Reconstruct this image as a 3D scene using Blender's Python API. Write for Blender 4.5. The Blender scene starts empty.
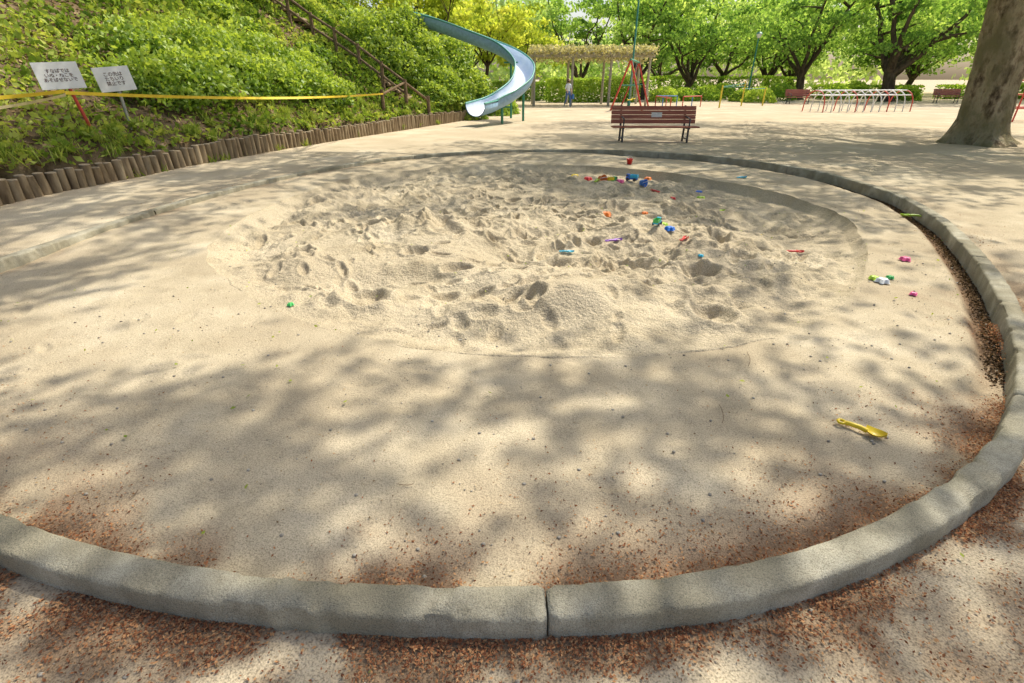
import bpy, math, random
import numpy as np
from mathutils import Vector, Matrix
rng=np.random.default_rng(11); random.seed(11)
S=bpy.context.scene
S.view_settings.view_transform='Standard'; S.view_settings.look='None'; S.view_settings.exposure=0
COL=S.collection
# ------------------------------------------------------------ image pixels unprojected onto a level plane (camera 1.55 m above the ground)
H=1.55; F=500.0; TH=math.radians(27.7); ST,CT=math.sin(TH),math.cos(TH)
def gp(px,py,z=0.0):
    u=(px-512)/F; v=(py-341.5)/F; d=ST+v*CT
    return ((H-z)*u/d,(H-z)*(CT-v*ST)/d)
# ------------------------------------------------------------ noise
TAB=[rng.random((256,256)) for _ in range(6)]
def vnoise(x,y,k=0):
    x=np.asarray(x,float);y=np.asarray(y,float)
    xi=np.floor(x).astype(int);yi=np.floor(y).astype(int);fx=x-xi;fy=y-yi
    fx=fx*fx*(3-2*fx);fy=fy*fy*(3-2*fy);T=TAB[k%6]
    a=T[xi%256,yi%256];b=T[(xi+1)%256,yi%256];c=T[xi%256,(yi+1)%256];d=T[(xi+1)%256,(yi+1)%256]
    return (a*(1-fx)+b*fx)*(1-fy)+(c*(1-fx)+d*fx)*fy
def fbm(x,y,sc,octv=4,k=0,g=.5):
    s=0;a=1;t=0
    for i in range(octv):
        s=s+a*vnoise(np.asarray(x)*sc+17.3*i,np.asarray(y)*sc-9.1*i,k+i);t+=a;a*=g;sc=sc*2.03
    return s/t
def sstep(a,b,x):
    t=np.clip((x-a)/(b-a),0,1);return t*t*(3-2*t)
# ------------------------------------------------------------ materials
def nodes(name):
    m=bpy.data.materials.new(name);m.use_nodes=True;nt=m.node_tree
    return m,nt,nt.nodes,nt.links,nt.nodes['Principled BSDF']
def ramp(N,stops):
    r=N.new('ShaderNodeValToRGB');e=r.color_ramp.elements
    while len(e)<len(stops): e.new(.5)
    for el,(p,c) in zip(e,stops): el.position=p;el.color=(*c,1)
    return r
def nmat(name,stops,scale=3,detail=3,rough=.9,bump=.3,bscale=80,bdist=.01,metal=0,speck=0,speckscale=200,stretch=None,spec=.3,second=None,dirt=None,bdetail=2):
    m,nt,N,L,B=nodes(name)
    g=N.new('ShaderNodeNewGeometry');src=g.outputs['Position']
    if stretch:
        mp=N.new('ShaderNodeMapping');mp.inputs['Scale'].default_value=stretch;L.new(src,mp.inputs[0]);src=mp.outputs[0]
    n=N.new('ShaderNodeTexNoise');n.inputs['Scale'].default_value=scale;n.inputs['Detail'].default_value=detail;n.inputs['Roughness'].default_value=.62
    L.new(src,n.inputs['Vector']);r=ramp(N,stops);L.new(n.outputs['Fac'],r.inputs[0]);col=r.outputs[0]
    if second:
        n3=N.new('ShaderNodeTexNoise');n3.inputs['Scale'].default_value=second[0];n3.inputs['Detail'].default_value=2.5;L.new(src,n3.inputs['Vector'])
        r3=ramp(N,[(.40,(0,0,0)),(.66,(1,1,1))]);L.new(n3.outputs['Fac'],r3.inputs[0])
        mx=N.new('ShaderNodeMix');mx.data_type='RGBA';L.new(r3.outputs[0],mx.inputs[0]);L.new(col,mx.inputs[6]);mx.inputs[7].default_value=(*second[1],1);col=mx.outputs[2]
    if dirt:
        a=N.new('ShaderNodeAttribute');a.attribute_name='tint'
        mx=N.new('ShaderNodeMix');mx.data_type='RGBA';L.new(a.outputs['Fac'],mx.inputs[0]);L.new(col,mx.inputs[6]);mx.inputs[7].default_value=(*dirt,1);col=mx.outputs[2]
    if speck:
        v=N.new('ShaderNodeTexNoise');v.inputs['Scale'].default_value=speckscale;v.inputs['Detail'].default_value=2;L.new(src,v.inputs['Vector'])
        r2=ramp(N,[(.33,(1-speck,)*3),(.5,(1,1,1)),(.72,(1+speck*.4,)*3)]);L.new(v.outputs['Fac'],r2.inputs[0])
        mx=N.new('ShaderNodeMix');mx.data_type='RGBA';mx.blend_type='MULTIPLY';mx.inputs[0].default_value=1
        L.new(col,mx.inputs[6]);L.new(r2.outputs[0],mx.inputs[7]);col=mx.outputs[2]
    if rough>=.9:
        N.remove(B);B=N.new('ShaderNodeBsdfDiffuse');L.new(col,B.inputs['Color']);L.new(B.outputs[0],N['Material Output'].inputs[0])
    else:
        L.new(col,B.inputs['Base Color']);B.inputs['Roughness'].default_value=rough;B.inputs['Metallic'].default_value=metal
        B.inputs['Specular IOR Level'].default_value=spec
    if bump:
        nb=N.new('ShaderNodeTexNoise');nb.inputs['Scale'].default_value=bscale;nb.inputs['Detail'].default_value=bdetail;nb.inputs['Roughness'].default_value=.65;L.new(src,nb.inputs['Vector'])
        bp=N.new('ShaderNodeBump');bp.inputs['Strength'].default_value=bump;bp.inputs['Distance'].default_value=bdist
        L.new(nb.outputs['Fac'],bp.inputs['Height']);L.new(bp.outputs[0],B.inputs['Normal'])
    return m
def leafmat(name,stops,trans=.4,rough=.5,gloss=False):
    m,nt,N,L,B=nodes(name)
    a=N.new('ShaderNodeAttribute');a.attribute_name='tint';r=ramp(N,stops);L.new(a.outputs['Fac'],r.inputs[0])
    if gloss:
        L.new(r.outputs[0],B.inputs['Base Color']);B.inputs['Roughness'].default_value=rough;B.inputs['Specular IOR Level'].default_value=.4
    else:
        N.remove(B);B=N.new('ShaderNodeBsdfDiffuse');L.new(r.outputs[0],B.inputs[0]);L.new(B.outputs[0],N['Material Output'].inputs[0])
    if trans>0:
        t=N.new('ShaderNodeBsdfTranslucent');mul=N.new('ShaderNodeMix');mul.data_type='RGBA';mul.blend_type='MULTIPLY';mul.inputs[0].default_value=1
        mul.inputs[7].default_value=(1.6,1.5,.7,1);L.new(r.outputs[0],mul.inputs[6]);L.new(mul.outputs[2],t.inputs[0])
        s=N.new('ShaderNodeMixShader');s.inputs[0].default_value=trans;L.new(B.outputs[0],s.inputs[1]);L.new(t.outputs[0],s.inputs[2])
        L.new(s.outputs[0],N['Material Output'].inputs[0])
    return m
def paint(name,c,rough=.45,metal=0,dirt=.2):
    d=tuple(x*(1-dirt) for x in c)
    return nmat(name,[(.35,d),(.6,c)],scale=9,detail=2,rough=min(rough,.85),bump=0,metal=metal,spec=.5)
M_ground=nmat('packed_sandy_ground',[(.3,(.45,.37,.25)),(.5,(.57,.48,.335)),(.7,(.66,.57,.41))],scale=1.1,detail=4,rough=.95,bump=.6,bscale=60,bdist=.012,speck=.45,speckscale=150,second=(.4,(.51,.42,.29)),dirt=(.23,.145,.085))
M_plate=nmat('dusty_compacted_floor',[(.3,(.43,.355,.24)),(.5,(.55,.465,.325)),(.72,(.65,.56,.405))],scale=1.9,detail=5,rough=.95,bump=.55,bscale=75,bdist=.009,speck=.40,speckscale=180,second=(1.1,(.46,.38,.26)),dirt=(.25,.16,.10))
M_sand=nmat('loose_sand',[(.3,(.40,.33,.22)),(.5,(.58,.49,.34)),(.7,(.70,.605,.44))],scale=1.6,detail=4,rough=.97,bump=.9,bscale=40,bdist=.020,speck=.45,speckscale=130,second=(.8,(.49,.41,.285)),bdetail=3)
M_curb=nmat('weathered_concrete',[(.3,(.25,.225,.16)),(.5,(.42,.385,.29)),(.7,(.56,.52,.40))],scale=5.5,detail=6,rough=.92,bump=.8,bscale=110,bdist=.006,speck=.42,speckscale=280,second=(2.4,(.30,.27,.19)))
M_soil=nmat('hillside_soil',[(.3,(.08,.055,.03)),(.55,(.17,.125,.075)),(.75,(.27,.21,.13))],scale=2.5,bump=.7,bscale=20,bdist=.05)
M_log=nmat('weathered_log',[(.3,(.13,.095,.06)),(.5,(.27,.205,.13)),(.7,(.39,.32,.22))],scale=7,detail=5,bump=.6,bscale=30,bdist=.01,stretch=(1,1,.25))
M_logtop=nmat('log_end_grain',[(.3,(.26,.20,.13)),(.7,(.46,.38,.27))],scale=14,bump=.4)
M_rail=nmat('brown_rail_wood',[(.3,(.12,.085,.055)),(.7,(.28,.20,.13))],scale=8,bump=.4)
M_twig=nmat('twig_bark',[(.3,(.15,.10,.06)),(.7,(.30,.22,.14))],scale=8,bump=.2)
M_bark=nmat('mottled_bark',[(.34,(.08,.057,.04)),(.44,(.28,.215,.14)),(.52,(.47,.385,.26)),(.62,(.31,.27,.16)),(.75,(.62,.54,.40))],scale=4.5,detail=6,rough=.95,bump=1,bscale=10,bdist=.10,stretch=(1,1,.55),second=(2.0,(.23,.20,.11)),bdetail=4)
M_dbark=nmat('dark_bark',[(.3,(.04,.032,.023)),(.7,(.13,.105,.07))],scale=4,rough=.95,bump=.6,bscale=12,bdist=.04,stretch=(1,1,.4))
M_lf_over=leafmat('zelkova_leaves',[(0,(.06,.12,.02)),(1,(.17,.28,.05))],.42)
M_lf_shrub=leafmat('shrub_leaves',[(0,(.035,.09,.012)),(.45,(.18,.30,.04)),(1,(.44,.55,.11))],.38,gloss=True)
M_lf_under=leafmat('undergrowth_leaves',[(0,(.05,.10,.018)),(.5,(.21,.31,.05)),(1,(.47,.52,.14))],.38)
M_lf_bg=leafmat('cherry_leaves',[(0,(.10,.20,.05)),(.5,(.26,.42,.11)),(1,(.50,.63,.22))],.52)  # leaf colour lightened to stand in for background haze
M_lf_yel=leafmat('yellow_green_leaves',[(0,(.20,.28,.04)),(.5,(.42,.50,.08)),(1,(.62,.64,.18))],.52)
M_lf_far=leafmat('distant_leaves',[(0,(.26,.38,.17)),(.5,(.42,.55,.27)),(1,(.60,.70,.42))],.52)  # pale whitish green: distance haze put into the leaf colour
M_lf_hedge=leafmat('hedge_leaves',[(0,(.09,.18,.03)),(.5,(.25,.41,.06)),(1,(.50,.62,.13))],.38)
M_dead=leafmat('dead_leaves',[(0,(.14,.09,.05)),(.5,(.32,.22,.12)),(1,(.50,.38,.22))],.15)
M_debris=leafmat('bud_scale_litter',[(0,(.13,.05,.03)),(.5,(.34,.145,.07)),(1,(.54,.32,.16))],.1)
M_gutter=leafmat('dark_litter',[(0,(.04,.028,.016)),(.5,(.13,.085,.05)),(1,(.28,.19,.11))],.1)
M_wist=leafmat('wisteria_growth',[(0,(.28,.28,.15)),(.5,(.50,.48,.30)),(1,(.66,.62,.48))],.35)
# ------------------------------------------------------------ mesh helpers
def np_mesh(name,V,Q,mats,smooth=False,tint=None,parent=None):
    V=np.asarray(V,np.float32);Q=np.asarray(Q,np.int32);n=len(Q)
    me=bpy.data.meshes.new(name);me.vertices.add(len(V));me.vertices.foreach_set('co',V.ravel())
    me.loops.add(n*4);me.loops.foreach_set('vertex_index',Q.ravel())
    me.polygons.add(n);me.polygons.foreach_set('loop_start',np.arange(0,n*4,4,dtype=np.int32))
    if smooth: me.polygons.foreach_set('use_smooth',np.ones(n,bool))
    me.update(calc_edges=True)
    if tint is not None:
        a=me.attributes.new('tint','FLOAT','POINT');a.data.foreach_set('value',np.asarray(tint,np.float32).ravel())
    for m in (mats if isinstance(mats,list) else [mats]): me.materials.append(m)
    o=bpy.data.objects.new(name,me);COL.objects.link(o)
    if parent: o.parent=parent
    return o
def grid(name,P,mat,wrap=False,smooth=True,tint=None):
    A,B,_=P.shape;idx=np.arange(A*B).reshape(A,B)
    if wrap: idx=np.concatenate([idx,idx[:1]],0)
    Q=np.stack([idx[:-1,:-1],idx[1:,:-1],idx[1:,1:],idx[:-1,1:]],-1).reshape(-1,4)
    return np_mesh(name,P.reshape(-1,3),Q,mat,smooth,tint=tint)
def unit(a): return a/np.maximum(np.linalg.norm(a,axis=1,keepdims=True),1e-9)
def leaves(name,C,size,tint,mat,elong=1.6,flat=0.0,parent=None,up=0.0):
    n=len(C);u=rng.normal(size=(n,3));u[:,2]=u[:,2]*(1-flat)+up;u=unit(u)
    w=rng.normal(size=(n,3));w[:,2]*=(1-flat);b=unit(np.cross(u,w) if flat==0 else w-(w*u).sum(1,keepdims=True)*u)
    size=np.broadcast_to(size,(n,))[:,None]
    nn=np.cross(u,b)
    V=np.stack([C-u*size*elong/2,C+b*size/2+nn*size*.12,C+u*size*elong/2,C-b*size/2+nn*size*.12],1).reshape(-1,3)
    return np_mesh(name,V,np.arange(n*4).reshape(n,4),mat,tint=np.repeat(np.clip(tint,0,1),4),parent=parent)
class MB:
    def __init__(s): s.v=[];s.f=[];s.m=[];s.sm=[]
    def add(s,vs,fs,mi=0,sm=False):
        o=len(s.v);s.v+= [tuple(v) for v in vs]
        for f in fs: s.f.append([i+o for i in f]);s.m.append(mi);s.sm.append(sm)
    def box(s,c,size,R=None,mi=0,top=1.0):
        x,y,z=[k/2 for k in size];P=[]
        for dz in(-z,z):
            t=1 if dz<0 else top
            for dx,dy in((-x,-y),(x,-y),(x,y),(-x,y)):P.append(Vector((dx*t,dy*t,dz)))
        if R: P=[R@p for p in P]
        c=Vector(c);P=[p+c for p in P]
        s.add(P,[(3,2,1,0),(4,5,6,7),(0,1,5,4),(1,2,6,5),(2,3,7,6),(3,0,4,7)],mi)
    def tube(s,pts,rad,n=8,mi=0,wob=0):
        pts=[Vector(p) for p in pts]
        if not hasattr(rad,'__len__'): rad=[rad]*len(pts)
        t=(pts[1]-pts[0]).normalized();a=Vector((1,0,0)) if abs(t.x)<.8 else Vector((0,1,0))
        nv=(a-t*a.dot(t)).normalized();V=[]
        for i,p in enumerate(pts):
            if i==0:t=(pts[1]-pts[0])
            elif i==len(pts)-1:t=pts[-1]-pts[-2]
            else:t=pts[i+1]-pts[i-1]
            t.normalize();nv=(nv-t*nv.dot(t)).normalized();b=t.cross(nv)
            for k in range(n):
                an=2*math.pi*k/n;r=rad[i]*(1+wob*random.uniform(-1,1));V.append(p+(nv*math.cos(an)+b*math.sin(an))*r)
        Fs=[]
        for i in range(len(pts)-1):
            for k in range(n):
                Fs.append((i*n+k,i*n+(k+1)%n,(i+1)*n+(k+1)%n,(i+1)*n+k))
        s.add(V,Fs,mi,True);s.add(V[:n][::-1],[tuple(range(n))],mi);s.add(V[-n:],[tuple(range(n))],mi)
    def lathe(s,prof,M,n=16,mi=0):
        V=[]
        for r,z in prof:
            for k in range(n):
                a=2*math.pi*k/n;V.append(M@Vector((r*math.cos(a),r*math.sin(a),z)))
        Fs=[]
        for i in range(len(prof)-1):
            for k in range(n):Fs.append((i*n+k,i*n+(k+1)%n,(i+1)*n+(k+1)%n,(i+1)*n+k))
        s.add(V,Fs,mi,True)
    def obj(s,name,mats,parent=None,bevel=0,loc=None,rotz=0):
        me=bpy.data.meshes.new(name);me.from_pydata(s.v,[],s.f)
        for m in mats:me.materials.append(m)
        me.polygons.foreach_set('material_index',s.m);me.polygons.foreach_set('use_smooth',s.sm);me.update()
        o=bpy.data.objects.new(name,me);COL.objects.link(o)
        if parent:o.parent=parent
        if bevel:
            b=o.modifiers.new('bevel','BEVEL');b.width=bevel;b.segments=2;b.limit_method='ANGLE'
        if loc:o.location=loc
        o.rotation_euler[2]=rotz
        return o
def empty(name,loc=(0,0,0)):
    o=bpy.data.objects.new(name,None);o.location=loc;COL.objects.link(o);return o
# ------------------------------------------------------------ sandbox contours
Cx,Cy=.3,6.6
NA=1080;ANG=np.linspace(-math.pi,math.pi,NA,endpoint=False)
def contour(pts,sm):
    p=np.array(pts);n=len(p);out=[]
    for i in range(n):
        a,b,c,d=p[i-1],p[i],p[(i+1)%n],p[(i+2)%n]
        for t in np.linspace(0,1,16,endpoint=False):
            out.append(.5*((2*b)+(c-a)*t+(2*a-5*b+4*c-d)*t*t+(3*b-a-3*c+d)*t**3))
    o=np.array(out);an=np.arctan2(o[:,1]-Cy,o[:,0]-Cx);r=np.hypot(o[:,0]-Cx,o[:,1]-Cy);k=np.argsort(an)
    R=np.interp(ANG,an[k],r[k],period=2*math.pi)
    f=np.fft.rfft(R);f*=np.exp(-(np.arange(len(f))/sm)**2);return np.fft.irfft(f,NA)
ZC=.10
cp=[(545,583),(650,577),(750,561),(850,530),(930,489),(985,446),(1010,405),(1017,370),(1012,335),(998,298),(980,266),(958,240),(928,213),(880,189),(800,168),(700,155),(600,150),(500,150.5),(400,157),(300,173),(200,197),(100,228),(0,261)]
cw=[gp(x,y,ZC) for x,y in cp]+[(-4.75,3.6),(-4.2,2.7),(-3.3,1.95)]+[gp(x,y,ZC) for x,y in [(0,510),(60,533),(150,556),(250,571),(400,582)]]
Rin=contour(cw,38)
pp=[(207,255),(222,232),(262,210),(350,178),(450,167),(560,165),(650,170),(750,186),(820,205),(856,226),(868,252),(857,288),(815,322),(740,344),(620,357),(500,355),(400,346),(320,325),(245,295)]
Rp=contour([gp(x,y) for x,y in pp],34)
Rp=Rp+.10*(fbm(np.cos(ANG)*6+20,np.sin(ANG)*6+20,1.2,5,1,.6)-.5)
DX,DY=np.cos(ANG),np.sin(ANG)
Pin=np.stack([Cx+DX*Rin,Cy+DY*Rin],1);Pp=np.stack([Cx+DX*Rp,Cy+DY*Rp],1)
T=np.roll(Pin,-1,0)-np.roll(Pin,1,0);T/=np.linalg.norm(T,axis=1,keepdims=True);NRM=np.stack([T[:,1],-T[:,0]],1)
CW=.122
Pout=Pin+NRM*CW
def gz(x,y):
    rad=np.hypot(x-Cx,y-Cy)
    return .012*(fbm(x,y,.7,3,1)-.5)*2*sstep(300,20,np.hypot(x,y))+.065*sstep(3,6.5,y)*sstep(13,6.8,rad)
# ---- ground sheet (from the kerb to the horizon)
rr=np.concatenate([np.linspace(0,1.2,48),np.geomspace(1.25,1500,90)])
D2=Pout-np.array([[Cx,Cy]]);D2/=np.linalg.norm(D2,axis=1,keepdims=True)
base=Pout-NRM*.05
X=base[:,None,0]+D2[:,None,0]*rr[None];Y=base[:,None,1]+D2[:,None,1]*rr[None]
Z=gz(X,Y)+.014*(fbm(X,Y,3,3,2)-.5)*sstep(30,10,np.hypot(X,Y))+.006*(fbm(X,Y,14,2,2)-.5)*sstep(8,4,np.hypot(X,Y))
dn=fbm(X,Y,3.1,4,1);dirt=np.clip(np.exp(-(rr[None]/.38)**1.2)*1.5*sstep(.38,.64,dn)+.5*np.exp(-(rr[None]/.09)**2),0,.8)*(.25+.75*sstep(5,3,Y))
grid('ground',np.stack([X,Y,Z],-1),M_ground,True,tint=dirt)
# ---- floor ring between kerb and pit
def platez(x,y): return -.005+.026*(fbm(x,y,1.1,3,3)-.5)+.014*(fbm(x,y,7,3,1)-.5)
t=(np.linspace(0,1,140)**.85)[None]
A=Pp[:,None];Bq=(Pin+NRM*.02)[:,None]
P=A*(1-t[...,None])+Bq*t[...,None]
dist=(1-t)*np.linalg.norm(Bq-A,axis=2)
rightside=sstep(2.0,3.4,P[...,0])*sstep(1.7,2.8,P[...,1])
z=platez(P[...,0],P[...,1])-(.06*rightside+.01)*sstep(.22,.10,dist)+.055*sstep(.9,.1,dist)*sstep(3.5,6,P[...,1])*sstep(3.5,1.0,P[...,0])
for i in range(320):
    x=rng.uniform(-4,5);y=rng.uniform(1.4,11);an=rng.uniform(0,3.14);L=rng.uniform(.07,.13);W=L*.42;dp=rng.uniform(.003,.010)
    m=(abs(P[...,0]-x)<.3)&(abs(P[...,1]-y)<.3)
    if not m.any(): continue
    dx=P[...,0][m]-x;dy=P[...,1][m]-y;e=np.sqrt(((dx*math.cos(an)+dy*math.sin(an))/L)**2+((-dx*math.sin(an)+dy*math.cos(an))/W)**2)
    z[m]+=-dp*np.exp(-e**4)+dp*.5*np.exp(-((e-1.3)/.35)**2)
z[:,0]=platez(P[:,0,0],P[:,0,1])
dn=fbm(P[...,0],P[...,1],2.3,4,4)
dirt=np.clip(np.exp(-(dist/.20))*1.6*sstep(.38,.62,dn)*np.where(P[...,1]<4,1,.35)+rightside*sstep(.24,.10,dist)*.9,0,.9)
grid('sandbox_floor',np.concatenate([P,z[...,None]],-1),M_plate,True,tint=dirt)
# ---- pit with loose sand
tt=1-np.concatenate([[0,.0015],np.linspace(.006,1,340)])
pc=Pp.mean(0);XX=pc[0]+(Pp[:,0]-pc[0])[:,None]*tt[None];YY=pc[1]+(Pp[:,1]-pc[1])[:,None]*tt[None]
ed=(1-tt)[None]*np.linalg.norm(Pp-pc,axis=1)[:,None]
rgt=sstep(-.5,2.5,XX)
far=np.clip(sstep(4.5,8.5,YY)*(.40+.15*rgt)+sstep(0,3,XX)*.35*sstep(3.4,4.5,YY)+sstep(-.8,-2.2,XX)*.40*sstep(3.4,4.4,YY),0,1)
wd=.05+.22*(1-rgt)*(.5+fbm(XX,YY,1.5,3,2))+.10*fbm(XX,YY,2.5,3,4)*rgt
zz=-(.022+.15*far)*np.clip(ed/wd,0,1)**.7
ins=sstep(0.0,.30,ed)
def bump(px,py,a,sx,sy=None):
    x,y=gp(px,py);sy=sy or sx;return a*np.exp(-((XX-x)/sx)**2-((YY-y)/sy)**2)
zz+=ins*(bump(560,305,.21,.34,.28)+bump(610,295,.10,.3,.2)+bump(480,310,.10,.4,.22)+bump(690,292,.08,.5,.3)+bump(300,265,.09,.5,.35)+bump(420,225,.17,.7,.40)
   -bump(400,275,.15,.5,.30)-bump(250,240,.05,.4,.5)+bump(640,230,.11,.6,.4)-bump(760,215,.15,.6,.5)-bump(480,195,.12,1.1,.6)+bump(330,190,.09,.8,.6)-bump(600,255,.10,.7,.3)+bump(800,275,.06,.5,.35)-bump(640,285,.07,.3,.2)-bump(520,245,.10,.4,.3)+bump(720,250,.09,.5,.3)+bump(340,300,.06,.4,.2)-bump(460,290,.07,.35,.2))
amp=.5+1.1*sstep(.40,.62,fbm(XX,YY,.8,2,0))
zz+=ins*(.22*(fbm(XX,YY,1.2,3,0)-.5)+amp*(.095*(fbm(XX,YY,3.6,3,2)-.5)+.045*(fbm(XX,YY,9,3,4)-.5))+.012*(fbm(XX,YY,24,2,1)-.5))
for i in range(800):   # footprints and dug scoops, some in tracks
    if i%5==0:
        a=rng.uniform(0,6.28);q=math.sqrt(rng.random())*.9;k=int(a/6.2832*NA)%NA
        x=pc[0]+(Pp[k,0]-pc[0])*q;y=pc[1]+(Pp[k,1]-pc[1])*q;an=rng.uniform(0,6.28)
    else:
        an+=rng.normal(0,.25);x+=math.cos(an)*.30+rng.normal(0,.05);y+=math.sin(an)*.30+rng.normal(0,.05)
    L=rng.uniform(.07,.12);W=L*rng.uniform(.40,.55);dp=rng.uniform(.014,.036)
    if i%15==0: L=rng.uniform(.10,.20);W=L*.8;dp=rng.uniform(.04,.08)
    m=(abs(XX-x)<.4)&(abs(YY-y)<.4)
    if not m.any(): continue
    dx=XX[m]-x;dy=YY[m]-y;e=np.sqrt(((dx*math.cos(an)+dy*math.sin(an))/L)**2+((-dx*math.sin(an)+dy*math.cos(an))/W)**2)
    zz[m]+=ins[m]*(-dp*np.exp(-e**4)+dp*.5*np.exp(-((e-1.3)/.3)**2))
zz[:,0]=platez(XX[:,0],YY[:,0])
grid('sand_pit',np.stack([XX,YY,zz],-1),M_sand,True)
def sandz(x,y):
    i=np.argmin((XX-x)**2+(YY-y)**2);i=np.unravel_index(i,XX.shape)
    if (XX[i]-x)**2+(YY[i]-y)**2>.04: return float(platez(x,y))
    return float(zz[i])
# ---- kerb, cast in lengths with joints
prof=[(-.012,-.12),(0.0,-.02),(0,ZC-.014),(.005,ZC-.004),(.014,ZC),(CW-.016,ZC),(CW-.005,ZC-.005),(CW,ZC-.016),(CW+.004,-.02),(CW+.006,-.12)]
arc=np.concatenate([[0],np.cumsum(np.linalg.norm(np.roll(Pin,-1,0)-Pin,axis=1))]);tot=arc[-1]
pj=np.array(gp(545,583,ZC));s0=arc[np.argmin(((Pin-pj)**2).sum(1))]
seg=12;Ls=tot/seg;Vs=[];Qs=[];off=0;NS=220
for k in range(seg):
    s=np.linspace(s0+k*Ls+.003,s0+(k+1)*Ls-.003,NS)
    ix=np.interp(s%tot,arc,np.arange(NA+1))
    px=np.interp(ix,np.arange(NA+1),np.append(Pin[:,0],Pin[0,0]));py=np.interp(ix,np.arange(NA+1),np.append(Pin[:,1],Pin[0,1]))
    nx=np.interp(ix,np.arange(NA+1),np.append(NRM[:,0],NRM[0,0]));ny=np.interp(ix,np.arange(NA+1),np.append(NRM[:,1],NRM[0,1]))
    dz=rng.uniform(-.002,.002);do=rng.uniform(-.002,.002);pr=np.array(prof);np_=len(pr)
    rj=.012*(fbm(s,s*0+k,14,4,1)-.5);chip=.010*sstep(.62,.75,fbm(s,s*0+k*3,11,3,4))
    end=np.exp(-((s-s[0])/.014)**2)+np.exp(-((s-s[-1])/.014)**2)
    V=np.zeros((NS,np_,3))
    for j,(o_,z_) in enumerate(pr):
        edge=1 if j in(2,3,6,7) else 0
        oo=o_+do+rj*(1 if o_>.06 else -1)+(end*.008+chip*edge)*(1 if o_<.06 else -1)
        V[:,j,0]=px+nx*oo;V[:,j,1]=py+ny*oo;V[:,j,2]=z_+dz-(end*.007+chip*edge*.6 if z_>.05 else 0)+(.007*(fbm(s+j*.3,s*0,9,4,2)-.5) if z_>.05 else 0)
    idx=np.arange(NS*np_).reshape(NS,np_)+off
    Qs.append(np.stack([idx[:-1,:-1],idx[1:,:-1],idx[1:,1:],idx[:-1,1:]],-1).reshape(-1,4))
    for e in (0,NS-1):
        for j in range(np_//2-1): Qs.append(np.array([[idx[e,j],idx[e,j+1],idx[e,np_-2-j],idx[e,np_-1-j]]]))
    Vs.append(V.reshape(-1,3));off+=NS*np_
np_mesh('concrete_curb',np.concatenate(Vs),np.concatenate(Qs),M_curb,False)
# ------------------------------------------------------------ hill
BL=np.array([(-7.3,-14),(-7.2,-4),(-7.1,2),(-6.95,6.8),(-6.62,8.4),(-6.2,10.6),(-5.35,13.6),(-4.05,17.9),(-2.4,22.2),(-1.5,25.2),(-1.1,30),(-1.0,40),(-1.5,60)],float)
bs=np.concatenate([[0],np.cumsum(np.linalg.norm(np.diff(BL,axis=0),axis=1))])
sf=np.linspace(0,bs[-1],400);BX=np.interp(sf,bs,BL[:,0]);BY=np.interp(sf,bs,BL[:,1])
ker=np.ones(15)/15;BX[7:-7]=np.convolve(BX,ker,'valid');BY[7:-7]=np.convolve(BY,ker,'valid')
tx=np.gradient(BX);ty=np.gradient(BY);tl=np.hypot(tx,ty);BNX=-ty/tl;BNY=tx/tl
def hz(d,y,x):
    d=np.asarray(d,float)
    h=.33+.63*np.minimum(d,6)+np.where(d>6,2.2*(1-np.exp(-(d-6)*.28)),0)
    f=1-.55*sstep(26,34,np.asarray(y))
    return (h-.33)*f+.37+.30*(fbm(x,y,.55,3,4)-.5)*np.clip(d,0,1)
def onhill(s,d):
    bx=np.interp(s,sf,BX);by=np.interp(s,sf,BY);nx=np.interp(s,sf,BNX);ny=np.interp(s,sf,BNY)
    x=bx+nx*d;y=by+ny*d;return x,y,hz(d,y,x)
def hillxy(x,y):
    i=np.argmin((BX-x)**2+(BY-y)**2);d=(x-BX[i])*BNX[i]+(y-BY[i])*BNY[i];return float(hz(max(d,0),y,x)) if d>0 else 0.0
dd=np.concatenate([np.linspace(.02,12,80),np.geomspace(12.6,70,20)])
Sg,Dg=np.meshgrid(sf,dd,indexing='ij');x,y,z=onhill(Sg,Dg)
z[:,0]=-.1
grid('hillside',np.stack([x,y,z],-1),M_soil)
mb=MB();s=bs[1]
while s<bs[-3]:
    x=np.interp(s,sf,BX);y=np.interp(s,sf,BY);nx=np.interp(s,sf,BNX);ny=np.interp(s,sf,BNY)
    r=random.uniform(.058,.080);h=.40+random.uniform(-.05,.035)+.03*math.sin(s*.8);x-=nx*.07;y-=ny*.07
    lx,ly=random.uniform(-.025,.025),random.uniform(-.025,.025)
    mb.tube([(x,y,-.08),(x+lx*.5,y+ly*.5,h*.5),(x+lx,y+ly,h-.012)],[r*1.02,r,r*.98],10,0,.04)
    mb.tube([(x+lx,y+ly,h-.013),(x+lx,y+ly,h)],[r*.97,r*.9],10,1)
    s+=r*2+random.uniform(.002,.014)
mb.obj('log_edging',[M_log,M_logtop])
n=150000
s=rng.uniform(16,58,n);d=rng.random(n)**.85*9.5
x,y,z=onhill(s,d)
m=fbm(x,y,.9,4,3)
keep=(m>.43)|(rng.random(n)<.22)|(d<.35)
x,y,z,m,d=[q[keep] for q in (x,y,z,m,d)];n=len(x)
z=z+rng.random(n)**1.5*(.10+.26*np.clip((m-.42)*6,0,1))
sz=rng.uniform(.035,.095,n)*(1+.035*np.clip(y-8,0,20))
leaves('hillside_undergrowth',np.stack([x,y,z],1),sz,.50+1.5*(fbm(x,y,.8,4,5)-.5)+rng.normal(0,.18,n),M_lf_under,1.7)
n=18000;s=rng.uniform(16,50,n);d=rng.random(n)*8+.1;x,y,z=onhill(s,d)
leaves('hillside_leaf_litter',np.stack([x,y,z+.015],1),rng.uniform(.04,.09,n),rng.random(n),M_dead,1.5,flat=.8)
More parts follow.
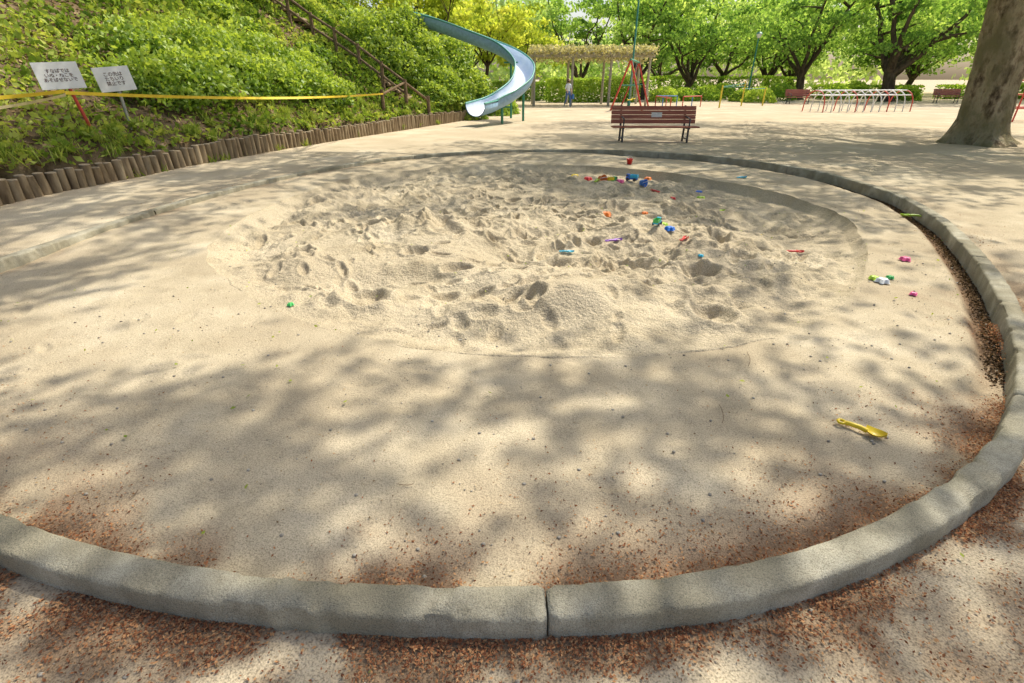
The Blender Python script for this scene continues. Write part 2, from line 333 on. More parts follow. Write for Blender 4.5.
n=6200;tuf=rng.integers(0,200,n);ts=rng.uniform(17,48,200);td=rng.uniform(-.22,.5,200);td[:130]=rng.uniform(.05,.7,130)
x,y,z=onhill(ts[tuf],td[tuf]);z=np.where(td[tuf]<0.02,0,z)
Cc=np.stack([x+rng.normal(0,.05,n),y+rng.normal(0,.05,n),z+.10],1)
leaves('grass_tufts',Cc,rng.uniform(.012,.022,n),rng.uniform(.3,1,n),M_lf_under,16,up=2.0)
def bushpts(c,r,n,lump=.3):
    v=unit(rng.normal(size=(n,3)));v[:,2]=np.abs(v[:,2])*1.15-.18
    k=rng.random(3)*20;rad=1+lump*(fbm(np.arctan2(v[:,1],v[:,0])*1.6+k[0],v[:,2]*2.4+k[1],1.4,3,1)-.5)*2
    rad*=1-.28*rng.random(n)**2.2
    p=np.array(c)[None]+v*rad[:,None]*np.array(r)[None]
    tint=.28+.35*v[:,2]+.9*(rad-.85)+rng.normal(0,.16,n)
    return p,tint
PP=[];TT=[];SZ=[]
for i in range(150):
    s_=rng.uniform(16,58);d_=rng.uniform(.7,9);r_=rng.uniform(.3,.75)
    x,y,z=onhill(s_,d_)
    if y<11 and d_<1.3: continue
    if fbm(x,y,.35,2,2)<.44 : continue
    if abs(y-20.2-( -3.6-x)*.15)<1.1 and x>-9: continue
    if math.hypot(x+3.5,y-25)<1.6: continue
    n_=int(1200*r_/.6);p,t_=bushpts((x,y,z-.08),(r_*1.15,r_*1.15,r_*.85),n_,.45)
    PP.append(p);TT.append(t_+rng.uniform(-.2,.35));SZ.append(rng.uniform(.035,.07,n_)*(1+.035*max(0,y-8)))
for (x,y,r_,up_) in [(-7.6,11.5,.8,0),(-7.3,12.6,.9,0),(-6.9,13.9,.95,0),(-6.6,15.0,.9,0),(-6.3,16.2,.85,0),(-8.3,12.5,.9,0),(-7.9,14.2,1,0),(-5.6,16.6,.7,0),(-7.3,16,1,0),(-5.5,17.6,.5,0),
      (-3.3,22.4,.8,0),(-3.1,23.2,.9,.2),(-4.2,22.8,1.0,.2),(-2.5,23.6,.85,.2),(-1.8,23.9,.7,0),(-3.7,24.0,1.0,.6),(-1.9,26.2,.9,.3),(-2.9,26.6,1.1,.8),(-4.3,26.2,1.1,.7),(-5.0,24.4,1.1,.5),(-5.4,22.8,1.1,0),(-6,23.8,1.2,0),(-.9,26.6,.8,.1),(-.6,27.6,.9,.1),(-4.6,25.0,.8,1.0)]:
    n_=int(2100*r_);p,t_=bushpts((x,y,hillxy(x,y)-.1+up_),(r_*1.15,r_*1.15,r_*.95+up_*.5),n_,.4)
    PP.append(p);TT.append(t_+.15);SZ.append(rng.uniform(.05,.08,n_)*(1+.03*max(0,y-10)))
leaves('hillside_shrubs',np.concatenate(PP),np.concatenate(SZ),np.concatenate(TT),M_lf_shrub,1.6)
# ------------------------------------------------------------ trees
SUN_EL=math.radians(54);SUN_AZ=math.radians(48)
cot=1/math.tan(SUN_EL);SX,SY=cot*math.sin(SUN_AZ),cot*math.cos(SUN_AZ)
def limb(mb,a,b,r0,r1,n=6,sag=.0,wig=.12,mi=0,sides=7):
    a=Vector(a);b=Vector(b);L=(b-a).length;pts=[];rad=[]
    w=Vector((random.uniform(-1,1),random.uniform(-1,1),random.uniform(-.3,.6)))*wig*L
    for i in range(n+1):
        t=i/n;p=a.lerp(b,t)+w*math.sin(math.pi*t)*.6+Vector((random.gauss(0,1),random.gauss(0,1),random.gauss(0,1)))*L*.012*(1 if 0<i<n else 0)
        pts.append(p);rad.append(r0+(r1-r0)*t**.8)
    mb.tube(pts,rad,sides,mi,.05);return pts
def bg_tree(x,y,h,cr,tr,mat,bark,ncl,lpc,ls,z0=2.6,name='park_tree',zb=0):
    e=empty(name,(0,0,0));mb=MB();tz=random.uniform(1.3,2.1)
    lean=Vector((random.uniform(-.6,.6),random.uniform(-.3,.3),0))
    base=Vector((x,y,zb));top=base+Vector((0,0,tz))+lean
    mb.tube([base-Vector((0,0,.1)),base+Vector((0,0,.25))+lean*.1,base+Vector((0,0,tz*.6))+lean*.5,top],[tr*1.7,tr*1.15,tr,tr*.95],10,0,.06)
    cz=zb+(h+z0)/2;rz=(h-z0)/2;ends=[]
    for k in range(6):
        an=k*1.05+random.uniform(-.3,.3);q=random.uniform(.5,.85)
        en=Vector((x+math.cos(an)*cr*q,y+math.sin(an)*cr*q,zb+random.uniform(z0+1.4,h*.85)))
        pts=limb(mb,top-Vector((0,0,random.uniform(0,.4))),en,tr*.65,tr*.16,7,wig=.14);ends.append(en)
        for j in range(3):
            p=pts[random.randint(2,5)];e2=p+Vector((random.uniform(-1,1)*cr*.45,random.uniform(-1,1)*cr*.45,random.uniform(.0,1.8)))
            limb(mb,p,e2,tr*.28,tr*.08,4,wig=.1,sides=5);ends.append(e2)
    mb.obj('trunk_and_limbs',[bark],parent=e)
    P=[];Tn=[]
    for i in range(ncl):
        if i<len(ends): c=np.array(ends[i])
        else:
            v=rng.normal(size=3);v/=np.linalg.norm(v);q=rng.random()**.4
            c=np.array([x+v[0]*cr*q*1.1,y+v[1]*cr*q,cz+v[2]*rz*q-.5*max(0,q-.6)])
        rad=rng.uniform(.4,1.15)*cr/4.5;p=rng.normal(size=(lpc,3))*np.array([rad,rad,rad*.42])*.66+c
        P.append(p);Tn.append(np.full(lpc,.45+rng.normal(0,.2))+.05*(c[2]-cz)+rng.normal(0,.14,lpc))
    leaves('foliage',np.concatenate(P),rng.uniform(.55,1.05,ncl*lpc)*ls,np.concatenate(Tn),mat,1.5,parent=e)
spec=[(11.0,47,9.5,4.2,.26,2.4),(15.3,50,10,4.8,.28,2.6),(20.0,55,10,5,.24,2.4),(24.2,47,10,5.2,.30,2.8),(29.0,43,10.5,5.6,.42,3.0),(34,51,10,5.4,.3,2.4),
 (38.8,45,10,5.7,.38,2.9),(46,48,10,5.7,.3,2.5),(53,52,10,6,.3,2.3),(6.5,56,10,4.0,.24,2.4),(27,59,10,5.5,.26,2.0),(31,62,11,5.5,.3,2.2),(42,60,11,6,.3,2.0),(17,64,10,5.5,.25,2.0),(37,56,10,5,.25,2.2)]
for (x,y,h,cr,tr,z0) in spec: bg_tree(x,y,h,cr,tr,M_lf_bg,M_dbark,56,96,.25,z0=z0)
for (x,y,h,cr) in [(-4.5,33,6.0,2.8),(-1.8,37.5,6.2,2.7),(1.0,46,7,3.0),(-8,36,8,3.5),(-3,47,9,4)]:
    bg_tree(x,y,h,cr,.11,M_lf_yel,M_dbark,48,110,.19,z0=1.4 if y<40 else 1.3,name='maple_tree',zb=(hillxy(x,y)-.1 if x<-1 else 0))
for (x,y) in [(-10.3,13.2),(-11.4,14.6),(-9.6,18.5),(-12.5,20),(-9.5,26),(-13,27)]:
    bg_tree(x,y,8.5,3.0,.14,M_lf_bg,M_bark,30,100,.15,z0=4.2,name='hilltop_tree',zb=hillxy(x,y)-.1)
P=[];Tn=[];NM=400
for i in range(NM):
    a=rng.uniform(-.65,1.1);R=rng.uniform(75,95);cx=math.sin(a)*R;cy=math.cos(a)*R
    hh=8+6*float(fbm(a*14,0,1,3,2))-(4.5 if .05<a<.17 else 0)
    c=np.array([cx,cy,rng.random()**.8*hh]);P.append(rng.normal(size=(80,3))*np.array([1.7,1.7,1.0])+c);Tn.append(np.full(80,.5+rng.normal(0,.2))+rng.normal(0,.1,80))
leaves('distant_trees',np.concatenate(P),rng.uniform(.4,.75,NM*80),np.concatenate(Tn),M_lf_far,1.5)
# ---- big tree on the right and unseen neighbours; crowns over the sandbox shaped for their shade
crown_trees=[(12.75,14.6),(12.0,2.0),(5.5,-4.5),(-4.0,-3.5)]
def wz(px,py): return gp(px,py)
lit=[(wz(370,262),1.7,1.2,2.6),(wz(270,240),1.2,1.1,1.6),(wz(120,320),1.1,.6,.6),(wz(560,525),.45,.16,.7),(wz(920,330),.8,.7,.8),(wz(860,265),1.1,.7,.7),(wz(300,140),3.2,3.0,1.1),(wz(480,130),3,4,.9),(wz(500,230),1.0,.8,1.5),(wz(470,295),.8,.5,1.6),(wz(640,425),.5,.10,.5),(wz(1010,240),1.3,1.2,.7),(wz(330,455),.25,.12,.5),(wz(60,395),.5,.2,.5),(wz(800,118),6,2,.9),(wz(700,540),.4,.1,.5),(wz(380,520),.3,.1,.6),(wz(220,430),.35,.10,.5),(wz(860,120),3,3,.6),(wz(560,460),.3,.1,.5),(wz(480,440),.2,.08,.5),(wz(620,215),.9,.6,.5),(wz(620,310),.5,.25,.6)]
dark=[(wz(430,385),1.3,.18,.5),(wz(200,385),1.0,.2,.3),(wz(740,255),.9,.6,.4),(wz(660,185),2.0,.8,.6),(wz(760,150),4.2,2.0,.8),(wz(120,540),.7,.15,.4),(wz(800,470),.5,.2,.3),(wz(500,470),.9,.10,.2),(wz(930,165),2.5,1.5,.6),(wz(80,450),.5,.15,.3),(wz(900,600),.5,.2,.4),(wz(120,210),2.0,1.0,.3),(wz(60,300),.8,.4,.2),(wz(150,640),.4,.2,.3),(wz(700,650),.4,.15,.3)]
def mask(x,y):
    v=.38+(fbm(x,y,.8,3,5)-.5)*1.4
    for (c,a,b,k) in lit: v-=k*math.exp(-((x-c[0])/a)**2-((y-c[1])/b)**2)
    for (c,a,b,k) in dark: v+=k*math.exp(-((x-c[0])/a)**2-((y-c[1])/b)**2)
    return v
cl=[[] for _ in crown_trees];tries=0;cnt=0
while tries<5200:
    tries+=1
    gx=rng.uniform(-8,16);gy=rng.uniform(-1,22)
    if rng.random()>min(.95,mask(gx,gy))*.62: continue
    zc=rng.uniform(5.6,9.5);c=(gx+SX*zc,gy+SY*zc,zc)  # cluster placed so its shadow lands where the mask wants shade
    if zc<1.55+.125*c[1]+1.0: continue
    k=min(range(len(crown_trees)),key=lambda j:math.hypot(c[0]-crown_trees[j][0],c[1]-crown_trees[j][1]))
    cl[k].append(c);cnt+=1
print('overhead clusters',cnt)
def trunk_big(mb,bx,by,r,lean,hh):
    n=48;V=[];ks=[random.uniform(0,6.28) for _ in range(4)]
    zs=[-.12,-.02,.04,.10,.18,.28,.42,.6]+list(np.arange(.75,hh-.1,.15))+[hh]
    for z_ in zs:
        fl=math.exp(-max(z_,0)/.26)
        for k in range(n):
            a=2*math.pi*k/n
            rr_=r*(1+.09*math.sin(2*a+ks[0]+z_*.3)+.05*math.sin(5*a+ks[1]+z_*.8)+.02*math.sin(9*a+z_*2)+.10*(float(vnoise(math.cos(a)*3+9,math.sin(a)*3+z_*2.5,2))-.5)+.05*(float(vnoise(math.cos(a)*8+9,math.sin(a)*8+z_*6,3))-.5))+fl*r*(.34+.42*max(0,math.sin(4*a+ks[2]))+.28*max(0,math.sin(7*a+ks[3])))
            t_=max(z_,0)/hh
            V.append((bx+lean[0]*t_**1.3+rr_*math.cos(a)*(1-.12*t_),by+lean[1]*t_+rr_*math.sin(a)*(1-.12*t_),z_))
    Fs=[]
    for i in range(len(zs)-1):
        for k in range(n):Fs.append((i*n+k,i*n+(k+1)%n,(i+1)*n+(k+1)%n,(i+1)*n+k))
    mb.add(V,Fs,0,True)
    return Vector((bx+lean[0],by+lean[1],hh))
for j,(tx_,ty_) in enumerate(crown_trees):
    e=empty('zelkova_tree');mb=MB();r=.58 if j==0 else .36
    top=trunk_big(mb,tx_-(.1 if j==0 else 0),ty_,r,(-.4,.2) if j==0 else (0,0),3.9)
    cs=cl[j]
    if cs:
        arr=np.array(cs);K=min(9,len(cs));cen=arr[rng.choice(len(arr),K,replace=False)]
        for it in range(6):
            lab=((arr[:,None]-cen[None])**2).sum(2).argmin(1)
            cen=np.array([arr[lab==q].mean(0) if (lab==q).any() else cen[q] for q in range(K)])
        for q in range(K):
            hub=Vector(cen[q]);hub.z=max(5.4,hub.z-.8);pts=limb(mb,top-Vector((0,0,.25)),hub,r*.36,r*.07,9,wig=.08,sides=9)
            mem=arr[lab==q]
            for c in mem[::4]:
                p=min(pts[3:],key=lambda p:(p-Vector(c)).length);limb(mb,p,c,r*.055,.010,4,wig=.08,sides=4)
    mb.obj('trunk_and_limbs',[M_bark],parent=e)
    if cs:
        P=[];Tn=[];m_=58
        for c in cs:
            rad=rng.uniform(.22,.55);P.append(rng.normal(size=(m_,3))*np.array([rad,rad,rad*.45])+np.array(c));Tn.append(rng.normal(.5,.2,m_))
        leaves('foliage',np.concatenate(P),rng.uniform(.08,.13,len(cs)*m_),np.concatenate(Tn),M_lf_over,1.8,flat=.5,parent=e)
# ------------------------------------------------------------ hedges and round shrubs
def hedge(name,x0,y0,x1,y1,w,h,n,ls=.12,dt=0):
    t_=rng.random(n);L=math.hypot(x1-x0,y1-y0);ux,uy=(x1-x0)/L,(y1-y0)/L
    side=rng.integers(0,3,n);a=rng.uniform(-1,1,n);b=rng.random(n)
    off=np.where(side==0,-w/2,np.where(side==1,w/2,a*w/2));zz_=np.where(side==2,h,b*h)
    k=(fbm(t_*L,zz_,1.3,3,2)-.5)*.3;off=off*(1+k);zz_=zz_*(1+k*.5)+rng.normal(0,.04,n)
    x=x0+ux*t_*L-uy*off+rng.normal(0,.05,n);y=y0+uy*t_*L+ux*off+rng.normal(0,.05,n)
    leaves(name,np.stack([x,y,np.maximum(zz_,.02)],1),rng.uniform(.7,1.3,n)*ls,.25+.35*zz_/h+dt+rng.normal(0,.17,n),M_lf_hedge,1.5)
hedge('hedge',2.6,41.5,9.5,42.3,1.2,1.55,7000,dt=.2)
hedge('hedge',-1.5,46,3,45,1.4,1.3,4000,dt=.1)
hedge('hedge',27,50,36,49.5,1.2,1.0,5000,dt=.1)
hedge('hedge',37.5,49,50,49,1.2,1.0,6000,dt=.05)
hedge('hedge',9,55,27,54,1.6,1.7,9000,dt=0)
for (px,Y_,r_,dt) in [(664,42,1.0,.35),(684,44,.9,.15),(706,44,1.1,.1),(742,43,.8,.2),(760,41,1.0,.4),(780,45,1.2,.05),(722,47,1.2,-.05),(835,47,1.2,0),(905,45,1.0,.05),(855,52,1.3,0)]:
    X_=(px-512)/F*(Y_*CT+.5)
    p,t_=bushpts((X_,Y_,.2*r_),(r_*1.1,r_*1.1,r_*.85),1700,.2);leaves('round_shrub',p,rng.uniform(.09,.14,1700),t_+dt,M_lf_hedge,1.5)
# ------------------------------------------------------------ painted / furniture materials
P_red=paint('red_paint',(.62,.07,.045));P_blue=paint('blue_paint',(.06,.20,.55));P_yel=paint('yellow_paint',(.78,.60,.05));P_white=paint('white_paint',(.78,.78,.75))
P_green=paint('green_paint',(.05,.26,.17));P_steel=paint('steel',(.42,.43,.44),.4,.6);P_dark=paint('dark_iron',(.06,.06,.065),.5)
P_slat=nmat('red_brown_slats',[(.3,(.28,.09,.06)),(.6,(.42,.15,.10)),(.8,(.52,.24,.17))],scale=5,rough=.6,bump=.2,stretch=(.3,4,4))
def bench(loc,rot,L=2.1,mat=P_slat,plate=False):
    e=empty('park_bench',loc);e.rotation_euler[2]=rot
    m=MB()
    for i in range(4): m.box((0,-.40+.105*i+.06,.43-.004*i),(L,.098,.04))
    m.obj('seat',[mat],e,.006)
    m=MB();R=Matrix.Rotation(math.radians(-14),3,'X')
    for i in range(4): m.box((0,.10+.027*i,.54+.107*i),(L,.03,.102),R)
    m.obj('backrest',[mat],e,.006)
    for k,xx in enumerate((-L*.38,L*.38)):
        m=MB()
        m.tube([(xx,-.34,0),(xx,-.32,.40)],.028,8);m.tube([(xx,.14,0),(xx,.10,.40),(xx,.165,.56),(xx,.265,.92)],.028,8)
        m.box((xx,-.12,.395),(.06,.52,.035));m.box((xx,-.1,.14),(.035,.46,.03));m.box((xx,-.34,.012),(.12,.12,.024));m.box((xx,.14,.012),(.12,.12,.024))
        m.tube([(xx,-.36,.42),(xx,-.37,.62),(xx,-.1,.65),(xx,.15,.66)],.018,8)
        m.obj('leg_%d'%(k+1),[P_dark],e)
    if plate:
        m=MB();m.box((.08,.13,.70),(.28,.012,.12),R);o=m.obj('notice_plate',[P_white],e)
        o.location=(0,-.02,0)
bx,by=gp(653,144);bench((bx,by+.2,0),math.radians(-2),2.25,plate=True)
for px,py,rt in [(796,104,.0),(944,103,-.25)]:
    x,y=gp(px,py);bench((x,y,0),rt,1.7)
# swing set
e=empty('swing_set')
x0,y0=gp(626,111);x1,y1=x0+1.6,y0+5.2;hh=2.45
m=MB();ax=Vector((x1-x0,y1-y0,0)).normalized();sd=Vector((ax.y,-ax.x,0))
for (cx,cy) in((x0,y0),(x1,y1)):
    for s_ in(-1,1):
        m.tube([(cx+sd.x*.85*s_,cy+sd.y*.85*s_,0),(cx,cy,hh)],.05,10,0)
    m.tube([(cx-sd.x*.42,cy-sd.y*.42,1.25),(cx+sd.x*.42,cy+sd.y*.42,1.25)],.03,8,3)
m.tube([(x0-ax.x*.15,y0-ax.y*.15,hh),(x1+ax.x*.15,y1+ax.y*.15,hh)],.055,10,3);m.obj('frame',[P_red,P_yel,P_white,P_green],e)
m=MB()
for t_ in(.22,.34,.62,.74):
    p=Vector((x0,y0,0)).lerp(Vector((x1,y1,0)),t_);m.tube([(p.x,p.y,hh),(p.x+.03,p.y,.52)],.012,6)
m.obj('chains',[P_steel],e);m=MB()
for t_ in(.28,.68):
    p=Vector((x0,y0,.5)).lerp(Vector((x1,y1,.5)),t_);R=Matrix.Rotation(math.atan2(ax.y,ax.x),3,'Z');m.box(p,(.72,.24,.04),R)
m.obj('seats',[P_yel],e,.01)
def rail(name,a,b,h,n,mats,mid=True,r=.03):
    m=MB();a=Vector((*a,0));b=Vector((*b,0))
    for i in range(n):
        p=a.lerp(b,i/(n-1));m.tube([p,p+Vector((0,0,h))],r,8,i%len(mats))
    m.tube([a+Vector((0,0,h)),b+Vector((0,0,h))],r,8,0)
    if mid:m.tube([a+Vector((0,0,h*.5)),b+Vector((0,0,h*.5))],r*.8,8,len(mats)-1)
    return m.obj(name,mats)
rail('swing_guard_rail',gp(655,107),gp(676,107),.62,3,[P_blue,P_red],False)
rail('swing_guard_rail',gp(682,108),gp(700,107),.62,3,[P_red,P_blue],False)
rail('swing_guard_rail',gp(655,107),(gp(655,107)[0]-.2,gp(655,107)[1]-4.0),.62,3,[P_red,P_blue],False)
m=MB();a=gp(719,108);b=gp(741,106)
c_=(b[0]+1.6,b[1]+.5)
for i,(p,h) in enumerate(((a,1.15),(b,1.35),(c_,1.0))):
    m.tube([(p[0],p[1],0),(p[0],p[1],h+.08)],.045,10,0)
m.tube([(a[0],a[1],1.12),(b[0],b[1],1.12)],.022,8,1);m.tube([(b[0],b[1],1.3),(a[0],a[1],1.14)],.022,8,1);m.tube([(b[0],b[1],1.0),(c_[0],c_[1],1.0)],.022,8,1)
m.obj('horizontal_bar',[P_yel,P_green])
a=Vector((*gp(812,112),0));b=Vector((*gp(898,111),0));m=MB();w=Vector((b.y-a.y,a.x-b.x,0)).normalized()*.62
nb=12
for i in range(nb):
    t_=i/(nb-1);p=a.lerp(b,t_);h=1.02
    lx=(b-a).normalized()*.12
    pts=[p+lx*math.cos(q)+w*math.cos(q)+Vector((0,0,h*max(0,math.sin(q))**.6)) for q in np.linspace(0,math.pi,13)]
    m.tube(pts,.028,7,1 if i in(0,4,8,11) else 0)
for q in(math.pi*.22,math.pi*.42,math.pi*.58,math.pi*.78):
    z_=1.02*math.sin(q)**.6+.02;m.tube([a+w*math.cos(q)+Vector((0,0,z_)),b+w*math.cos(q)+Vector((0,0,z_))],.026,7,0)
m.obj('arched_climbing_frame',[P_white,P_red])
a=gp(1012,122);m=MB()
for dx in(0,1.1,2.2):
    for dy in(0,1.2): m.tube([(a[0]+dx,a[1]+dy,0),(a[0]+dx,a[1]+dy,1.5)],.03,8,0)
for z_ in(.5,1.0,1.5):
    for dy in(0,1.2): m.tube([(a[0],a[1]+dy,z_),(a[0]+2.2,a[1]+dy,z_)],.025,8,0 if z_!=1.0 else 1)
    for dx in(0,1.1,2.2): m.tube([(a[0]+dx,a[1],z_),(a[0]+dx,a[1]+1.2,z_)],.025,8,0)
m.obj('climbing_frame',[P_red,P_yel])
def lamp(x,y,h,mat):
    e=empty('street_lamp',(x,y,0));m=MB();m.tube([(0,0,0),(0,0,.4),(0,0,.42),(0,0,h)],[.1,.09,.06,.045],12);m.obj('pole',[mat],e)
    m=MB();m.lathe([(.05,h),(.12,h+.03),(.20,h+.22),(.22,h+.28)],Matrix.Identity(4),14,0);m.lathe([(.25,h+.28),(.17,h+.38),(0,h+.44)],Matrix.Identity(4),14,1);m.obj('lantern',[P_white,mat],e)
lamp(18.8,44.5,4.3,P_green);lamp(7.3,34.6,7.5,P_green)
# pergola with wisteria
e=empty('wisteria_pergola');m=MB();px0,px1,py0,py1=1.4,8.6,35.4,38.8
for xx in np.linspace(px0,px1,4):
    for yy in(py0+.3,py1-.3): m.tube([(xx,yy,0),(xx,yy,2.75)],.085,10)
for yy in(py0+.3,py1-.3): m.box(((px0+px1)/2,yy,2.82),(px1-px0+.6,.14,.16))
for xx in np.linspace(px0,px1,15): m.box((xx,(py0+py1)/2,2.95),(.09,py1-py0+.4,.1))
m.obj('frame',[paint('weathered_pergola',(.42,.38,.30))],e)
n=8000;P=np.stack([rng.uniform(px0-.3,px1+.4,n),rng.uniform(py0-.3,py1+.3,n),3.05+rng.random(n)**1.6*.38*(.4+fbm(rng.random(n)*0+1,rng.random(n),1,1)*1.2)-(rng.random(n)<.22)*rng.random(n)*.6],1)
leaves('wisteria_vines',P,rng.uniform(.08,.15,n),rng.random(n),M_wist,1.6,parent=e)
# ------------------------------------------------------------ steps and handrail
m=MB();prev=None;st=Vector((-3.75,19.7));en=Vector((-10.2,21.4))
for i in range(9):
    p=st.lerp(en,i/8);z_=hillxy(p.x,p.y);m.tube([(p.x,p.y,z_-.2),(p.x,p.y,z_+.95)],.06,10)
    if prev:
        for k in(.88,.5): m.tube([(prev.x,prev.y,prev.z+k),(p.x,p.y,z_+k)],.042,8)
    prev=Vector((p.x,p.y,z_))
p=(-3.1,20.5);m.tube([(*p,-.1),(*p,1.0)],.065,10);m.tube([(-3.1,20.5,.85),(-3.75,19.7,hillxy(-3.75,19.7)+.85)],.042,8)
p=(-4.3,18.45);zz_=hillxy(*p);m.tube([(*p,-.1),(*p,1.25)],.06,10);m.tube([(*p,1.1),(-3.75,19.7,hillxy(-3.75,19.7)+.85)],.042,8)
m.obj('log_handrail',[M_rail])
m=MB()
for i in range(20):
    t_=i/19;x=-3.5-6.4*t_;y=20.7+1.7*t_;z_=hillxy(x,y)+.06;m.tube([(x,y-.6,z_),(x,y+.6,z_)],.065,10);m.box((x-.17,y,z_-.01),(.3,1.2,.09),None,1)
m.obj('log_steps',[M_log,M_soil])
# ------------------------------------------------------------ slide
cps=np.array([(-5.4,26.2,3.85),(-4.5,25.7,3.7),(-3.5,25.3,3.45),(-1.9,25.1,2.95),(-.4,24.7,2.4),(.42,23.7,1.8),(.42,22.5,1.2),(-.15,21.4,.75),(-.85,20.6,.45),(-1.3,19.7,.36)])
pts=[]
for i in range(1,len(cps)-2):
    a,b,c,d=cps[i-1],cps[i],cps[i+1],cps[i+2]
    for t_ in np.linspace(0,1,12,endpoint=False): pts.append(.5*((2*b)+(c-a)*t_+(2*a-5*b+4*c-d)*t_*t_+(3*b-a-3*c+d)*t_**3))
pts.append(cps[-2]);pts.append(cps[-1]);pts=np.array(pts)
tg=np.gradient(pts,axis=0);tg=unit(tg);sd=unit(np.cross(tg,np.array([[0,0,1.]])));upv=np.cross(sd,tg)
e=empty('spiral_slide')
def sweep(name,prof,mat):
    G_=np.stack([pts+sd*a+upv*b for a,b in prof],1);return grid(name,G_,mat)
W=.38
pin=[(-W*math.cos(q),.36-.36*math.sin(q)) for q in np.linspace(0,math.pi,17)]
pin=[(-W,.42)]+pin+[(W,.42)]
o=sweep('trough',pin,nmat('slide_steel',[(.3,(.58,.68,.84)),(.7,(.76,.83,.91))],scale=3,rough=.35,bump=.05,metal=.05,spec=.6));o.parent=e
pu=[(a*1.07,b-.03) for a,b in pin];o=sweep('underside',pu,paint('slide_blue_shell',(.24,.40,.58)));o.parent=e
m=MB()
for s_ in(-1,1): m.tube([tuple(p+q*(W*1.035)*s_+r_*.42) for p,q,r_ in zip(pts,sd,upv)],.035,8)
m.obj('side_rails',[paint('slide_green_rail',(.08,.32,.26))],e)
m=MB()
for i in(8,40,58,76):
    i=min(i,len(pts)-2);p=pts[i]
    g=hillxy(p[0],p[1])
    if p[2]>g+.1: m.tube([(p[0],p[1],g-.1),(p[0],p[1],p[2])],.05,10);m.box((p[0],p[1],p[2]-.03),(.6,.1,.06))
m.obj('supports',[P_green],e)
# ------------------------------------------------------------ notices and tape
M_board=paint('notice_board_white',(.84,.84,.82),.4,0,.06);M_ink=paint('notice_ink',(.12,.06,.05))
def sign(name,loc,rz,tilt,w,h,txt,dx,lean,ln,postmat):
    e=empty(name)
    m=MB();R=Matrix.Rotation(rz,3,'Z')@Matrix.Rotation(tilt,3,'Y')@Matrix.Rotation(math.radians(-8),3,'X');m.box(loc,(w,.012,h),R);m.obj('board',[M_board],e)
    RZ=Matrix.Rotation(rz,3,'Z');n_=R@Vector((0,1,0));c=Vector(loc)+RZ@Vector((dx,.05,h*.1));bp=c+RZ@Vector((lean,.0,0))
    m=MB();m.tube([(bp.x,bp.y,hillxy(bp.x,bp.y)-.15),tuple(c)],.026,8);m.obj('stake',[postmat],e)
    cu=bpy.data.curves.new('t','FONT');cu.body=txt;cu.size=h*ln;cu.align_x='CENTER';cu.align_y='CENTER';cu.space_line=1.0;cu.offset=.001
    to=bpy.data.objects.new('t',cu);COL.objects.link(to);bpy.context.view_layer.update()
    me=bpy.data.meshes.new_from_object(to.evaluated_get(bpy.context.evaluated_depsgraph_get()));bpy.data.objects.remove(to)
    me.materials.clear();me.materials.append(M_ink)
    to=bpy.data.objects.new('lettering',me);COL.objects.link(to);to.parent=e
    to.matrix_local=Matrix.Translation(Vector(loc)-n_*.0085)@(R@Matrix.Rotation(math.pi/2,3,'X')).to_4x4()
D1=7.9;s1=(-.906*D1,1.133*D1,1.55+.006*D1)
sign('notice_sign',s1,math.radians(50),math.radians(-3),.58,.38,'すなばでは\nいぬ・ねこを\nあそばせないで',.05,.16,.165,P_red)
D2_=8.7;s2=(-.796*D2_,1.131*D2_,1.55)
sign('notice_sign',s2,math.radians(48),math.radians(-5),.54,.38,'この先は\nたちいり\n禁止です',.02,.0,.19,P_steel)
def ribbon(name,A,B,sag,w,mats):
    A=Vector(A);B=Vector(B);m=MB();n_=60;pv=None
    for i in range(n_+1):
        t_=i/n_;p=A.lerp(B,t_)-Vector((0,0,sag*4*t_*(1-t_)));tw=math.sin(t_*9)*.25;o_=Vector((tw*w,0,w*.5))
        if pv: m.add([pv[0],pv[1],p+o_,p-o_],[(0,1,2,3)],0)
        pv=(p-o_,p+o_)
    return m.obj(name,mats)
M_tape=paint('yellow_tape',(.88,.64,.04),.35,0,.1)
tp=(-6.98,8.72,1.36)
ribbon('warning_tape',tp,(-4.25,18.42,1.12),.10,.05,[M_tape])
ribbon('warning_tape',(-8.0,6.1,1.28),(tp[0],tp[1],1.38),.04,.05,[M_tape])
ribbon('warning_tape',(-8.0,6.1,1.16),(tp[0],tp[1],1.33),.10,.04,[paint('faded_tape',(.78,.66,.35))])
